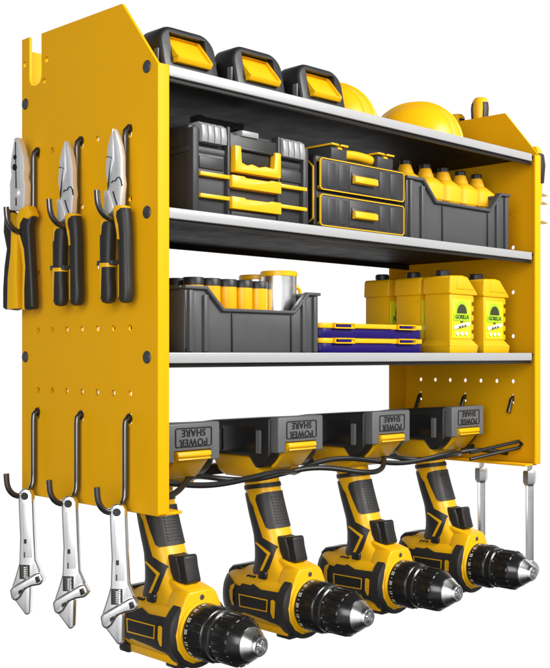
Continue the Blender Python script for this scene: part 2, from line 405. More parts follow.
def shelf_pack(root):
    """pack standing upright: arched front hood with a deep yellow latch, terminal block behind"""
    hood = boolean_hood()
    b = link('battery_body', hood, 'blk', root)
    m = M(); m.prism([(.0000, .0200), (.0195, .0425), (.0255, .0425), (.0130, .0200)], -.0200, .0200, 'X', bev=.0008, seg=2)
    l = m.build('latch', 'yel', b)
    m = M(); m.prism([(-.0005, .0150), (-.0035, .0192), (-.0020, .0206), (.0080, .0206), (.0080, .0150)], -.0205, .0205, 'X', bev=.0008); m.build('latch_lip', 'yel', l)
    m = M(); frame(m, [(-.0212, .0195), (.0212, .0195), (.0212, .0435), (-.0212, .0435)], .0014, 0, .0001)
    m.bm.free(); m = M()
    for s in (-1, 1): m.prism([(-.0030, .0200), (.0165, .0432), (.0215, .0432), (.0050, .0200)], *sorted((s*.0193, s*.0212)), axis='X', bev=.0004)
    m.prism([(.0160, .0420), (.0175, .0436), (.0215, .0436), (.0200, .0415)], -.0200, .0200, 'X', bev=.0004); m.build('latch_frame', 'yel', l)
    m = M(); m.prism(arch(.0350, .0400, .012), .0380, .1080, 'Y', bev=.002); m.build('pack_shell', 'blk', b)
    for s in (-1, 1):
        m = M(); m.box(*sorted((s*.0330, s*.0350)), .0085, .0150, .005, .0270, bev=.0008); m.build('side_post', 'bat', b)
        m = M(); m.box(*sorted((s*.0100, s*.0290)), .045, .100, .0380, .0440, bev=.0012); m.build('terminal_rail', 'blk', b)
        m = M(); m.lathe([(.0002, 0), (.0030, 0), (.0030, .006), (.0002, .006)], (s*.0345 if s > 0 else s*.0405, .034, .033), 'X', 12); m.build('stud', 'riv', b)
    m = M(); m.lathe([(.0002, -.0415), (.0075, -.0415), (.0085, -.0400), (.0085, .0400), (.0075, .0415), (.0002, .0415)], (0, .0460, .0290), 'X', 18); m.box(-.0385, .0385, .062, .074, .006, .034, bev=.002); m.box(-.030, .030, .048, .056, .034, .047, bev=.002); m.build('hinge_roll', 'gls', b)
def boolean_hood():
    a = M(); a.prism(arch(.0335, .0500, .0165), 0, .0300, 'Y', bev=.0035, seg=3)
    c = M(); c.prism([(-.02, .0170), (-.02, .06), (.0200, .06), (.0245, .0430), (.0060, .0170)], -.0210, .0210, 'X')
    # a raked upper front: the hood leans back
    bmesh.ops.transform(a.bm, matrix=Matrix(((1, 0, 0, 0), (0, 1, .22, 0), (0, 0, 1, 0), (0, 0, 0, 1))), verts=a.bm.verts[:])
    c2 = M(); c2.prism([(-.02, .0150), (-.02, .0440), (.0240, .0440), (.0060, .0150)], -.0214, .0214, 'X')
    c.bm.free()
    me = boolean(a, c2, 'DIFFERENCE'); fin(me, 35); return me
for i, (x, lab) in enumerate(((.0665, 'black and yellow battery pack on the top shelf beside the left panel'), (.1555, 'black and yellow battery pack in the middle of the three on the top shelf'), (.2450, 'black and yellow battery pack on the top shelf next to the hard hats'))):
    if i == 0:
        bt = thing('battery_pack', (x, .030, ZS[0]+.0002), lab, 'battery', 'battery packs standing on the top shelf')
        shelf_pack(bt)
    else: dup(bt, (x, .030, ZS[0]+.0002), lab)

# ------------------------------------------------------------------ cordless drill (built with x relative to its centre, y and z in rack space)
OFF = Vector((0, .09, -.150))
AZ = -.1215
drill = thing('cordless_drill', (DX[0], OFF.y, OFF.z), 'yellow and black cordless drill hanging upside down nearest the left panel', 'cordless drill', 'cordless drills hanging in a row')
def grip_shell(off=0.):
    rows = [(.026, .1405, .1020, .0170), (.010, .1380, .1010, .0168), (.004, .1365, .1000, .0166), (-.0168, .1315, .0945, .0172), (-.0300, .1270, .0905, .0178), (-.0421, .1225, .0865, .0182),
            (-.0500, .1195, .0835, .0184), (-.0560, .1175, .0810, .0186), (-.0700, .1155, .0770, .0192), (-.0800, .1155, .0710, .0200), (-.0880, .1170, .0610, .0212), (-.0960, .119, .0520, .0228), (-.106, .122, .0480, .0235)]
    rings = []
    for z, yr, yf, hx in rows:
        rings.append([(a, b, z) for a, b in selip(0, (yr+yf)/2, hx+off, (yr-yf)/2+off, 2.7, 44)])
    m = M(); m.loft(rings); return m
def motor_shell(off=0.):
    rows = [(.1530, .012), (.1515, .0225), (.1470, .0280), (.1400, .0302), (.1280, .0310), (.1000, .0314), (.0780, .0315), (.0620, .0312), (.0520, .0300)]
    m = M(); m.loft([[(a, y, b) for a, b in selip(0, AZ, r+off, (r-.0008)+off, 2.35, 64)] for y, r in rows]); return m
m = grip_shell(); mm = motor_shell(); g2 = M(); 
me = m.mesh('a'); me2 = mm.mesh('b'); hs = M(); hs.bm.from_mesh(me); hs.bm.from_mesh(me2)
# gear case collar with the raised nose
for pts, y0, y1 in (([(-.0145, -.0835), (.0145, -.0835), (.0190, -.0885), (.0265, -.1050), (.0308, AZ), (.0285, AZ-.0130), (.0205, AZ-.0235), (.0100, AZ-.0296), (-.0100, AZ-.0296), (-.0205, AZ-.0235), (-.0285, AZ-.0130), (-.0308, AZ), (-.0265, -.1050), (-.0190, -.0885)], .0460, .070),):
    hs.prism(pts, y0, y1, 'Y', bev=.0022, seg=3)
hs.prism([(.0760, -.0760), (.0640, -.0795), (.0475, -.0832), (.0475, -.098), (.092, -.098), (.092, -.077)], -.0150, .0150, 'X', bev=.003, seg=3)
# foot that carries the battery
hs.prism([(.0930, .0090), (.0890, .0180), (.0990, .0303), (.162, .0303), (.1600, .0215), (.1530, .0115), (.1420, .0065), (.1000, .0065)], -.0325, .0325, 'X', bev=.0045, seg=3)
# bottom rails of the motor case
for s in (-1, 1): hs.box(*sorted((s*.010, s*.0215)), .058, .128, AZ-.0318, AZ-.024, bev=.0015)
hs.build('housing', 'yel', drill, OFF)
GX, MX = -.0172, -.0312
def wrap(shell, cuts, off, name, m_, parent, deps):
    """part of the inflated shell inside slanting cutters, mirrored to the other side of the drill"""
    cut = M()
    for pts, gx, dy in cuts:
        b = bmesh.new(); L = []
        for x in (-.048, .0001):
            L.append([b.verts.new((x, y+(x-gx)*dy, z-(x-gx)*.20)) for y, z in pts])
        n = len(pts); b.faces.new(L[0]); b.faces.new(L[1][::-1])
        for k in range(n): b.faces.new((L[0][k], L[1][k], L[1][(k+1) % n], L[0][(k+1) % n]))
        cut._take(b)
    me = boolean(shell(off), cut)
    m = M(); m.bm.from_mesh(me); me.transform(Matrix.Scale(-1, 4, (1, 0, 0))); me.flip_normals(); m.bm.from_mesh(me); bpy.data.meshes.remove(me)
    bmesh.ops.remove_doubles(m.bm, verts=m.bm.verts[:], dist=.00002)
    return m.build(name, m_, parent, OFF, 40)
gp = lambda pts: (side(pts, .237+GX, 220, 470, 6.875), GX, 1.026)
gr = lambda pts: side(pts, .237+GX, 220, 450, 3.235)
band = gp([(120,115),(160,108),(185,104),(440,70),(440,104),(190,134),(150,140),(120,142)])
pad = gp([(250,172),(300,155),(450,132),(520,390),(336,407),(312,393),(274,300),(252,236),(242,205)])
rear = (gp([(60,150),(150,150),(184,160),(204,215),(226,250),(240,302),(292,466),(402,530)])[0]+gr([(183,320),(158,384),(148,398),(100,402),(60,300)]), GX, 1.026)
wrap(grip_shell, [band], .0010, 'grip_band', 'rub', drill, 0)
gpad = wrap(grip_shell, [pad], .0011, 'grip_pad', 'rub', drill, 0)
wrap(grip_shell, [rear], .0010, 'grip_overmold', 'rub', drill, 0)
wrap(grip_shell, [(gr([(113,300),(118,297),(163,333),(136,392),(127,392),(152,337)]), GX, 1.026)], .0015, 'grip_stripe', 'yel', drill, 0)
(ya, za), (yb, zb), (yc, zc), (yd, zd) = gp([(352,168),(450,152),(400,385),(500,368)])[0]
ribs = []
for k in range(10):
    t0 = .04+.094*k; t1 = t0+.048
    A_ = lambda a, b_, t: a+(b_-a)*t
    ribs.append(([(A_(ya, yc, t0), A_(za, zc, t0)), (A_(yb, yd, t0), A_(zb, zd, t0)), (A_(yb, yd, t1), A_(zb, zd, t1)), (A_(ya, yc, t1), A_(za, zc, t1))], GX, 1.026))
wrap(grip_shell, ribs, .0019, 'pad_rib', 'rub', gpad, 0)
# motor side covers
def mp(pts): return (side(pts, .237+MX, 220, 450, 3.235), MX, 1.026)
scv = wrap(motor_shell, [mp([(42,432),(64,440),(72,432),(98,438),(108,434),(132,452),(190,462),(196,575),(180,565),(160,558),(140,548),(75,525),(66,530),(45,520),(30,490)])], .0016, 'side_cover', 'rub', drill, 0)
wrap(motor_shell, [mp([(60,464),(154,484),(152,524),(62,506)])], .0022, 'cover_trim', 'yel', scv, 0)
wrap(motor_shell, [mp([(64,468.5),(150,487),(148.5,519.5),(65.5,502)])], .0026, 'name_panel', 'blk', scv, 0)
wrap(motor_shell, [mp([(164,486),(172,484),(178,490),(176,545),(170,545),(163,525)])], .0022, 'cover_accent', 'yel', scv, 0)
wrap(motor_shell, [mp([(34,438),(46,431),(47,439),(41,452),(41,485),(46,498),(40,502),(33,482),(30,455)])], .0026, 'cover_accent', 'yel', scv, 0)
wrap(motor_shell, [mp([(-40,380),(22,398),(40,420),(48,434),(34,446),(30,470),(32,500),(50,532),(66,560),(-40,600)])], .0018, 'rear_cap', 'rub', drill, 0)
m = M()
m.prism([(.1300, -.0900), (.1460, -.0925), (.1530, -.098), (.1540, -.108), (.1300, -.105)], -.0175, .0175, 'X', bev=.003, seg=3)
m.build('rear_bumper', 'blk', drill, OFF)
# bumper ring around the front of the motor case, open on top
m = M(); rings = []
for k in range(41):
    a = R(57)-R(294)*k/40
    ca, sa = math.cos(a), math.sin(a)
    t = min(1, min(k, 40-k)/5); ro = .0332+.0024*t; ri = .0285
    rings.append([(r*ca, y, AZ+r*sa) for r, y in ((ri, .0615), (ro-.0012, .0615), (ro, .0600), (ro, .0500), (ro-.0015, .0478), (ri, .0470))])
m.loft(rings); m.build('bumper_ring', 'rub', drill, OFF)
m = M(); m.box(-.020, .020, .056, .076, AZ-.0355, AZ-.029, bev=.002); m.build('bumper_foot', 'rub', drill, OFF)
m = M(); m.box(-.024, .024, .128, .144, AZ-.0335, AZ-.024, bev=.003); m.build('bumper_foot', 'rub', drill, OFF)
# small print, vents, selector, screw
m = M()
for k in range(3): m.box(-.0262, .0262, .1120-.0046*k, .1138-.0046*k, -.0990, -.0972, bev=.0004)
m.build('vent', 'blk', drill, OFF)
m = M(); m.prism(rrect(.0850, .0965, -.0985, -.0905, .002, 3), -.0262, .0262, 'X', bev=.0012); m.build('direction_switch', 'blk', drill, OFF)
m = M(); m.prism([(.0840, -.0565), (.0720, -.0545), (.0640, -.0530), (.0618, -.0545), (.0602, -.0640), (.0560, -.0775), (.0590, -.0798), (.0840, -.0798)], -.0082, .0082, 'X', bev=.0028, seg=3)
m.build('trigger', 'blk', drill, OFF)
m = M(); m.prism([(.0850, -.0540), (.0720, -.0555), (.0680, -.0640), (.0640, -.0825), (.0790, -.0825)], -.0108, .0108, 'X', bev=.002); m.build('trigger_guard', 'rub', drill, OFF)
m = M(); m.lathe([(.0002, -.0006), (.0022, -.0006), (.0026, 0), (.0026, .0008)], (0, .0457, -.0905), 'Y', 16); m.build('screw', 'riv', drill, OFF)
# clutch, numbers, chuck
m = M(); m.lathe([(.0002, .070), (.0290, .070), (.0290, .0460), (.0282, .0442), (.0262, .0436), (.0002, .0436)], (0, 0, AZ), 'Y', 56); m.build('gear_ring', 'yel', drill, OFF)
m = M(); m.lathe([(.0002, .050), (.0258, .050), (.0258, .0380), (.0252, .0215), (.0246, .0203), (.0225, .0190), (.0002, .0190)], (0, 0, AZ), 'Y', 64)
for k in range(24):
    a = 2*math.pi*k/24; mt = Matrix.Translation((0, 0, AZ)) @ Matrix.Rotation(a, 4, 'Y')
    m.box(-.0007, .0007, .0220, .0310, .0240, .0259, bev=.0004, seg=1, mtx=mt)
cl_ = m.build('clutch_ring', 'gls', drill, OFF)
txt = bmesh.new()
def curl(me, a0, rad, yc):
    for v in me.vertices:
        a = a0+v.co.x/rad; r = rad+v.co.z
        v.co = Vector((r*math.cos(a), yc-v.co.y, AZ+r*math.sin(a)))
nums = ['21', '·', '23', '·', '19', '·', '17', '·', '15', '·', '13']
for i, t in enumerate(['19', '·', '21', '·', '23', '·', '20', '·', '17', '·', '15', '·', '13']):
    me = lettering(t, .0046 if t != '·' else .007, .00025, 1, .00012)
    curl(me, R(98)+R(12)*i, .02590, .0395); txt.from_mesh(me)
bmesh.ops.translate(txt, verts=txt.verts[:], vec=-OFF); me = bpy.data.meshes.new('numerals'); txt.to_mesh(me); txt.free()
link('numerals', me, 'white', cl_)
m = M(); m.lathe([(.0002, .0200), (.0205, .0200), (.0232, .0188), (.0234, .0130), (.0218, .0118), (.0215, .0105), (.0221, .0090), (.0221, -.0090), (.0212, -.0112), (.0166, -.0196), (.0156, -.0208), (.0002, -.0208)], (0, 0, AZ), 'Y', 56)
for k in range(18):
    a = 2*math.pi*k/18; mt = Matrix.Translation((0, 0, AZ)) @ Matrix.Rotation(a, 4, 'Y')
    m.prism([(.0084, .0208), (.0080, .0230), (-.0094, .0230), (-.0118, .0213), (-.0118, .0190)], -.0021, .0021, 'X', bev=.0005, seg=1, mtx=mt)
ch = m.build('chuck', 'gls', drill, OFF)
m = M(); m.lathe([(.0002, -.0200), (.0152, -.0200), (.0152, -.0222), (.0144, -.0232), (.0104, -.0296), (.0094, -.0312), (.0090, -.0328), (.0080, -.0338), (.0062, -.0338), (.0055, -.0270), (.0002, -.0270)], (0, 0, AZ), 'Y', 40)
for k in range(3):
    mt = Matrix.Translation((0, 0, AZ)) @ Matrix.Rotation(2*math.pi*k/3+.4, 4, 'Y')
    m.box(-.0015, .0015, -.0342, -.025, .0014, .0052, bev=.0006, mtx=mt)
m.build('chuck_cone', 'chrome', ch, OFF)
m = M()
for k in range(9):
    a = 2*math.pi*(k+.5)/9; mt = Matrix.Translation((0, 0, AZ)) @ Matrix.Rotation(a, 4, 'Y')
    m.box(-.0005, .0005, .0094, .0102, .0219, .0225, mtx=mt)
m.build('sleeve_tick', 'white', ch, OFF)
battery_parts(drill, Vector((0, .0590, .0722))-OFF, True)
for i, lab in ((1, 'yellow and black cordless drill hanging upside down second from the left panel'), (2, 'yellow and black cordless drill hanging upside down third from the left panel'), (3, 'yellow and black cordless drill hanging upside down nearest the right panel')):
    dup(drill, (DX[i], OFF.y, OFF.z), lab)

# ------------------------------------------------------------------ upper bay: tool box
Y1 = .012; ZB = ZS[1]+.0003
X0 = .047; o = thing('tool_box', (X0, Y1, ZB), 'large black tool box with two yellow drawer fronts and silver ribbed clips', 'tool box')
tf = lambda pts: [(x-X0, z-ZB) for x, z in front(pts, Y1, 160, 95, 3.667)]
(xl, zt), (xr, zt2) = tf([(112,98), (533,165)]); wd = xr; ht = .0800
m = M(); m.box(0, wd, .0005, .135, 0, ht-.022, bev=.002); m.box(.001, wd-.001, .004, .134, ht-.0222, ht, bev=.003)
m.box(-.0016, wd+.0016, -.0004, .136, ht-.026, ht-.0195, bev=.0015)
for x in (0, wd-.0065): m.box(x-.0006, x+.0070, -.0042, .010, 0, ht-.004, bev=.0018)
m.box(wd*.28, wd*.305, -.0036, .006, 0, ht+.002, bev=.0012); m.box(wd*.72, wd*.745, -.0036, .006, 0, ht+.002, bev=.0012)
bd = m.build('case_body', 'case', o)
for a, b_ in ((.065, .268), (.765, .955)): m = M(); m.box(wd*a, wd*b_, -.0012, .004, .041, ht-.028, bev=.0006); m.build('face_panel', 'case', o)
m = M()
m.box(wd*.315, wd*.71, -.0030, .004, .001, .0065, bev=.001); m.build('drawer_face', 'case', o)
for zc in (.0355, .0160):
    m = M(); m.box(wd*.055, wd*.30, -.0048, .002, zc-.0018, zc+.0018, bev=.0006); m.box(wd*.72, wd*.985, -.0048, .002, zc-.0018, zc+.0018, bev=.0006)
    m.prism([(wd*.295, zc+.0024), (wd*.40, zc+.0024), (wd*.415, zc+.0012), (wd*.62, zc+.0012), (wd*.635, zc+.0024), (wd*.725, zc+.0024), (wd*.725, zc-.0088), (wd*.295, zc-.0088)], -.0075, .002, bev=.0008)
    m.build('drawer_pull', 'yel', o)
for a in (.06, .755):
    m = M()
    for k in range(4): m.prism([(-.0055, ht-.0165), (-.0062, ht-.010), (-.0050, ht-.001), (.000, ht+.0022), (.012, ht+.0022), (.012, ht-.016)], wd*(a+.052*k), wd*(a+.052*k+.047), 'X', bev=.001)
    m.build('lid_clip', 'lat', o)
m = M(); m.box(wd*.31, wd*.72, -.0022, .006, .050, ht-.004, bev=.001); m.build('latch_recess', 'blk', o)
m = M(); a_, b_ = ht-.0150, ht-.0300
m.prism([(wd*.315, a_), (wd*.365, a_), (wd*.372, b_), (wd*.42, b_-.0018), (wd*.46, b_), (wd*.52, b_-.0018), (wd*.58, b_), (wd*.655, b_-.001), (wd*.665, a_), (wd*.715, a_), (wd*.715, ht-.0390), (wd*.315, ht-.0390)], -.0085, .000, bev=.0010)
m.build('latch', 'yel', o)
m = M(); m.box(wd*.36, wd*.67, -.0060, .002, ht-.0180, ht-.0150, bev=.0008); m.build('latch_bar', 'blk', o)
m = M(); m.box(wd*.40, wd*.545, -.0040, .012, ht-.0045, ht+.0012, bev=.001); m.build('name_plate', 'lat', o)
m = M(); pz = ht+.0275
for x in (.44, .80): m.box(wd*x, wd*x+.0075, .064, .078, ht-.002, pz, bev=.0015)
m.box(wd*.44+.006, wd*.80+.002, .065, .077, pz-.0080, pz-.0005, bev=.0018); m.box(wd*.50, wd*.76, .0640, .078, pz-.0105, pz-.005, bev=.002)
m.build('carry_handle', 'case', o)

# organiser case
X0 = .2105; o = thing('organizer_case', (X0, Y1, ZB), 'black two drawer organizer case with thin yellow outlines and yellow carry handle', 'organizer case')
tf = lambda pts: [(x-X0, z-ZB) for x, z in front(pts, Y1, 295, 130, 4.583)]
wd = .1375; h1 = .0745
m = M(); m.box(0, wd, .002, .125, 0, h1, bev=.004, seg=3); m.build('case_body', 'blk', o)
for z0, z1 in ((.0025, .0345), (.0385, .0705)):
    m = M(); m.prism(rrect(.0025, wd-.0015, z0, z1, .004), -.002, .006, 'Y', bev=.0008)
    for k in range(4): 
        x = (.013, .031, .095, .113)[k]; m.box(x, x+.0125, -.0026, .004, z0+.0035, z1-.0035, bev=.0008)
    m.box(.0465, .0890, -.0030, .004, z0+.0025, z1-.0025, bev=.001)
    d = m.build('drawer', 'case', o)
    m = M(); frame(m, rrect(.0025, wd-.0015, z0, z1, .004), .0010, -.0030, .0015); m.build('drawer_outline', 'yel', d)
    zc = (z0+z1)/2-.0005
    m = M(); m.box(.0490, .0860, -.0042, 0, zc-.0050, zc+.0068, bev=.0008); m.build('pull_recess', 'blk', d)
    m = M(); m.prism([(-.0042, zc+.0040), (-.0085, zc+.0022), (-.0090, zc-.0040), (-.0060, zc-.0050), (-.003, zc-.005)], .0495, .0855, 'X', bev=.0008)
    m.build('drawer_pull', 'yel', d)
hb = .0865
for a, b_ in ((.020, .0440), (.0925, .1185)):
    m = M(); m.prism([(-.0010, h1-.006), (-.0020, hb-.004), (.002, hb-.001), (.040, hb-.001), (.040, h1-.006)], a, b_, 'X', bev=.0012); bl = m.build('handle_block', 'case', o)
    m = M(); m.box(a-.0006, a+.010, -.003, .040, hb-.0012, hb+.0006, bev=.0003); m.box(a+.014, b_+.0006, -.003, .040, hb-.0012, hb+.0006, bev=.0003); m.box(a+.009, a+.015, -.003, .0005, hb-.0050, hb-.0030, bev=.0003)
    m.build('block_trim', 'yel', bl)
m = M(); path = []
for k in range(13): t = k/12; path.append((.043+.051*t, .008, hb-.0075+.0018*math.sin(math.pi*t)))
m.tube(path, .0048, 12, flat=1.1); m.build('carry_handle', 'yel', o)
m = M(); m.prism([(.010, .006), (.004, .010), (.004, .062), (.012, .070), (.012, .068), (.0055, .061), (.0055, .0105), (.0105, .0075)], -.0007, .002, 'X', bev=.0001)
m.box(-.0007, .002, .012, .110, h1-.0030, h1-.0016)
m.box(.002, .020, .030, .0312, h1-.001, h1+.0008); m.build('side_trim', 'yel', o)

# ------------------------------------------------------------------ open bins
def make_bin(loc, label):
    o = thing('storage_bin', loc, label, 'storage bin', 'grey open front storage bins')
    w, d, h, t = .172, .105, .0565, .0028
    fr = [(0, 0), (w, 0), (w, h), (.988*w, h), (.925*w, h), (.805*w, .655*h), (.245*w, .655*h), (.135*w, h), (0, h)]
    fr = [(.003, 0), (w-.003, 0), (w, h), (.915*w, h), (.800*w, .665*h), (.250*w, .665*h), (.135*w, h), (0, h)]
    m = M(); m.prism(fr, 0, t, 'Y', bev=.0006)
    m.box(.0005, w-.0005, d-t, d, 0, h, bev=.0006)
    for x in (0, w-t): m.box(x, x+t, .001, d-.001, 0, h, bev=.0006)
    m.box(.001, w-.001, .001, d-.001, .0006, .0036)
    bd = m.build('bin_body', 'gry', o)
    m = M(); path = [(-.0012, h), (.137*w, h), (.252*w, .665*h), (.798*w, .665*h), (.913*w, h), (w+.0012, h)]
    up = [(x, z+.0030) for x, z in path]
    up[1] = (path[1][0]+.0012, h+.003); up[2] = (path[2][0]+.0012, path[2][1]+.003); up[3] = (path[3][0]-.0012, path[3][1]+.003); up[4] = (path[4][0]-.0012, h+.003)
    m.prism(path+up[::-1], -.0030, .0044, 'Y', bev=.0006)
    for x0, x1 in ((-.0030, .0044), (w-.0044, w+.003)): m.box(x0, x1, .0030, d+.001, h, h+.0030, bev=.0006)
    m.box(.0040, w-.004, d-.0044, d+.0012, h, h+.0030, bev=.0006)
    m.build('rim', 'gry', o)
    for x in (.0030, .0205, w-.0245, w-.0085):
        m = M(); m.box(x, x+.0055, -.0030, .001, .0008, h*.985 if x < .015 or x > w-.015 else h*.92, bev=.0008); m.build('corner_post', 'gry', o)
    for x in (.325*w, .775*w): m = M(); m.box(x-.0006, x+.0006, -.0014, .001, .001, .64*h, bev=.0003); m.build('front_rib', 'blk', o)
    return o
bin2 = make_bin((.0405, .012, ZS[2]+.0003), 'grey open front bin on the lowest shelf holding yellow cans and a cup')
bin1 = dup(bin2, (.3520, .011, ZB), 'grey open front bin on the middle shelf holding yellow bottles', scale=1.155)

# yellow bottles in the upper bin
def make_bottle(loc, label):
    o = thing('yellow_bottle', loc, label, 'bottle', 'yellow bottles in the grey bin')
    rows = [(0, .0150, 4), (.002, .0168, 4), (.0500, .0168, 4), (.0515, .0180, 5), (.0680, .0182, 5), (.0692, .0176, 5), (.0765, .0112, 3), (.0775, .0100, 2.2), (.0880, .0066, 2)]
    m = M(); m.loft([[(a, b, z) for a, b in selip(0, 0, r, r, e, 36)] for z, r, e in rows]); m.build('bottle_body', 'bott', o, ang=28)
    m = M(); m.lathe([(.0068, .0878), (.0068, .0925), (.0060, .0935), (.0002, .0935)], (0, 0, 0), 'Z', 20); m.build('cap', 'blk', o)
    return o
zb = ZB+.0042
xs = [.4085, .4465, .4815, .5160, .5505]
labs = ['yellow bottle with dark cap in the grey bin, closest to the organizer case', 'yellow bottle in the grey bin, second from the organizer case', 'yellow bottle in the centre of the five in the grey bin', 'yellow bottle in the grey bin, second from the right panel', 'yellow bottle in the grey bin, closest to the right panel']
bo = make_bottle((xs[0]-.003, .0545, zb), labs[0])
for x, l in zip(xs[1:], labs[1:]): dup(bo, (x-.003, .0545, zb), l)

# yellow cans in the lower bin
def make_can(loc, label):
    o = thing('yellow_can', loc, label, 'can', 'yellow cans with black lids in the grey bin')
    m = M(); m.lathe([(.0002, 0), (.0094, 0), (.0098, .0008), (.0098, .0600), (.0002, .0600)], n=28); m.build('can_body', 'yel', o)
    m = M(); m.lathe([(.0002, .0595), (.0102, .0595), (.0102, .0655), (.0095, .0667), (.0002, .0667)], n=28); m.build('lid', 'blk', o)
    return o
zc = ZS[2]+.0042
cans = [(.0845, .052), (.1055, .052), (.1265, .052), (.1475, .052), (.1680, .052), (.0825, .0745), (.0805, .097)]
cl_lab = ['yellow can at the left end of the front row in the lower bin', 'yellow can second from the left in the front row of the lower bin', 'yellow can in the middle of the front row of five in the lower bin', 'yellow can second from the steel cup in the front row of the lower bin', 'yellow can right beside the steel cup in the lower bin',
          'yellow can just behind the leftmost front can in the lower bin', 'yellow can at the rear left of the lower bin, farthest from the cup']
ca = make_can((*cans[0], zc), cl_lab[0])
for p, l in zip(cans[1:], cl_lab[1:]): dup(ca, (*p, zc), l)

# steel and yellow cups
def make_cup(loc, label):
    o = thing('steel_cup', loc, label, 'cup', 'shiny cups in the grey bin')
    m = M(); m.lathe([(.0002, 0), (.0165, 0), (.0175, .001), (.0180, .0735), (.0168, .0735), (.0163, .003), (.0002, .003)], n=40); m.build('cup_wall', 'chrome', o)
    m = M(); m.lathe([(.0182, .0725), (.0187, .0730), (.0187, .0768), (.0175, .0778), (.0165, .0775), (.0165, .0725), (.0182, .0725)], n=40); m.build('rim_band', 'yel', o)
    m = M(); m.tube([(.0175, 0, .062), (.0205, 0, .063), (.0235, 0, .060), (.0248, 0, .052), (.0240, 0, .040), (.0215, 0, .030), (.0178, 0, .024)], .0019, 10); m.build('handle', 'yel', o)
    return o
cu = make_cup((.1945, .0490, zc), 'shiny steel cup with yellow rim and handle at the front of the lower bin'); cu.rotation_euler.z = R(-20)
dup(cu, (.2015, .0880, zc-.0015), 'shiny steel cup with yellow rim half hidden behind the front cup')

# flat blue cases
cs = None
for k, l in ((0, 'flat dark blue case with yellow lid lying directly on the lowest shelf'), (1, 'flat dark blue case with yellow lid stacked on top of another')):
    z = ZS[2]+.0004+.0152*k
    if cs is None:
        w, d = .172, .105
        cs = thing('flat_case', (.2160, .012, z), l, 'parts case', 'flat blue and yellow cases in a stack')
        m = M(); m.prism(rrect(.001, w-.001, .001, d, .010, 5), 0, .0100, 'Z', bev=.0008); m.build('case_base', 'blue', cs)
        m = M(); m.prism(rrect(0, w, 0, d+.001, .010, 5), .0098, .0150, 'Z', bev=.0008); m.box(.040, .1120, -.0016, .01, .0102, .0146, bev=.0006); ld = m.build('lid', 'yel', cs)
        for x in (.0230, .1250):
            m = M(); frame(m, rrect(x-.004, x+.027, .0096, .0152, .0008, 2), .0012, -.0030, .004); m.build('latch_frame', 'yel', ld)
            m = M(); m.box(x+.001, x+.022, -.0024, .004, .0110, .0140, bev=.0005); m.build('latch', 'blue', ld)
    else: dup(cs, (.2155, .012, z), l)

# yellow jugs
def make_jug(loc, label):
    o = thing('yellow_jug', loc, label, 'jug', 'yellow jugs on the lowest shelf')
    w, d, h = .0520, .0385, .0895
    prof = [(.002, .010), (.002, .0675), (.0460, .0675)]
    z = .0655
    for k in range(5): prof += [(.0495, z), (.0495, z-.0060), (.0455, z-.0066), (.0455, z-.0098)]; z -= .0108
    prof += [(.0460, .010)]
    m = M(); m.prism(prof, .0015, d-.0015, 'Y', bev=.0009)
    m.prism([(.002, .0672), (0, .0690), (.001, .0860), (.003, .0885), (.0250, .0895), (.0350, .0880), (.0545, .0700), (.0540, .0672)], 0, d, 'Y', bev=.0020, seg=3)
    m.loft([[(-.001, -.001, .0082), (.0550, -.001, .0082), (.0550, d+.001, .0082), (-.001, d+.001, .0082)], [(-.0002, -.0002, .0), (.0540, -.0002, .0), (.0540, d+.0002, .0), (-.0002, d+.0002, .0)]], bev=.0012)
    m.loft([[(.002, .0015, .0150), (.0465, .0015, .0150), (.0465, d-.0015, .0150), (.002, d-.0015, .0150)], [(-.001, -.001, .0080), (.0550, -.001, .0080), (.0550, d+.001, .0080), (-.001, d+.001, .0080)]])
    m.prism([(.016, .0868), (.030, .0868), (.047, .0735), (.012, .0735)], -.0008, .002, 'Y', bev=.0005)
    bd = m.build('jug_body', 'jug', o)
    m = M(); m.lathe([(.0002, .0890), (.0078, .0890), (.0078, .0945), (.0070, .0955), (.0002, .0955)], (.0125, d*.5, 0), 'Z', 24)
    for k in range(16): m.box(-.0006, .0006, .0074, .0084, .0897, .0945, mtx=Matrix.Translation((.0125, d*.5, 0)) @ Matrix.Rotation(k*math.pi/8, 4, 'Z'))
    m.build('cap', 'blk', o)
    lx = .0235
    m = M(); m.box(.0055, .0425, .0008, .002, .0170, .0620, bev=.0003); lb = m.build('label', 'lime', bd)
    m = M(); m.prism(circ(lx, .0488, .0112, 28), .0002, .0015, 'Y'); m.prism([(lx-.0155, .0372), (lx+.0155, .0372), (lx+.0155, .0450), (lx-.0155, .0450)], -.0001, .0014, 'Y'); m.build('emblem', 'green', lb)
    m = M(); dome = [(lx+.0095*math.cos(R(a)),   .0458+.0105*math.sin(R(a))) for a in range(0, 181, 12)]; m.prism(dome, -.0003, .0012, 'Y')
    for x, w_ in ((lx-.0065, .0035), (lx-.001, .003), (lx+.0045, .0028)): m.prism([(x, .0294+(x-lx)*.16), (x+w_, .0294+(x+w_-lx)*.16), (x+w_, .0318+(x+w_-lx)*.16), (x, .0318+(x-lx)*.16)], -.0008, .0010, 'Y')
    m.prism([(lx-.003, .0352), (lx+.003, .0352), (lx+.002, .0365), (lx-.002, .0365)], -.0001, .001, 'Y')
    m.build('dark_print', 'dark', lb)
    me = lettering('GORILLA', .0064, .0002, 1.0, .0001); me.transform(Matrix.Translation((lx, -.0003, .0415)) @ Matrix.Rotation(R(90), 4, 'X')); link('lettering', me, 'dark', lb)
    m = M(); m.prism([(lx-.0155, .0272), (lx+.0155, .0322), (lx+.0155, .0366), (lx-.0155, .0314)], -.0005, .001, 'Y')
    for x in (lx-.0085, lx, lx+.0085): m.prism(circ(x, .0226, .0024, 16), -.0002, .001, 'Y')
    m.build('white_print', 'white', lb)
    return o
YJ = .010
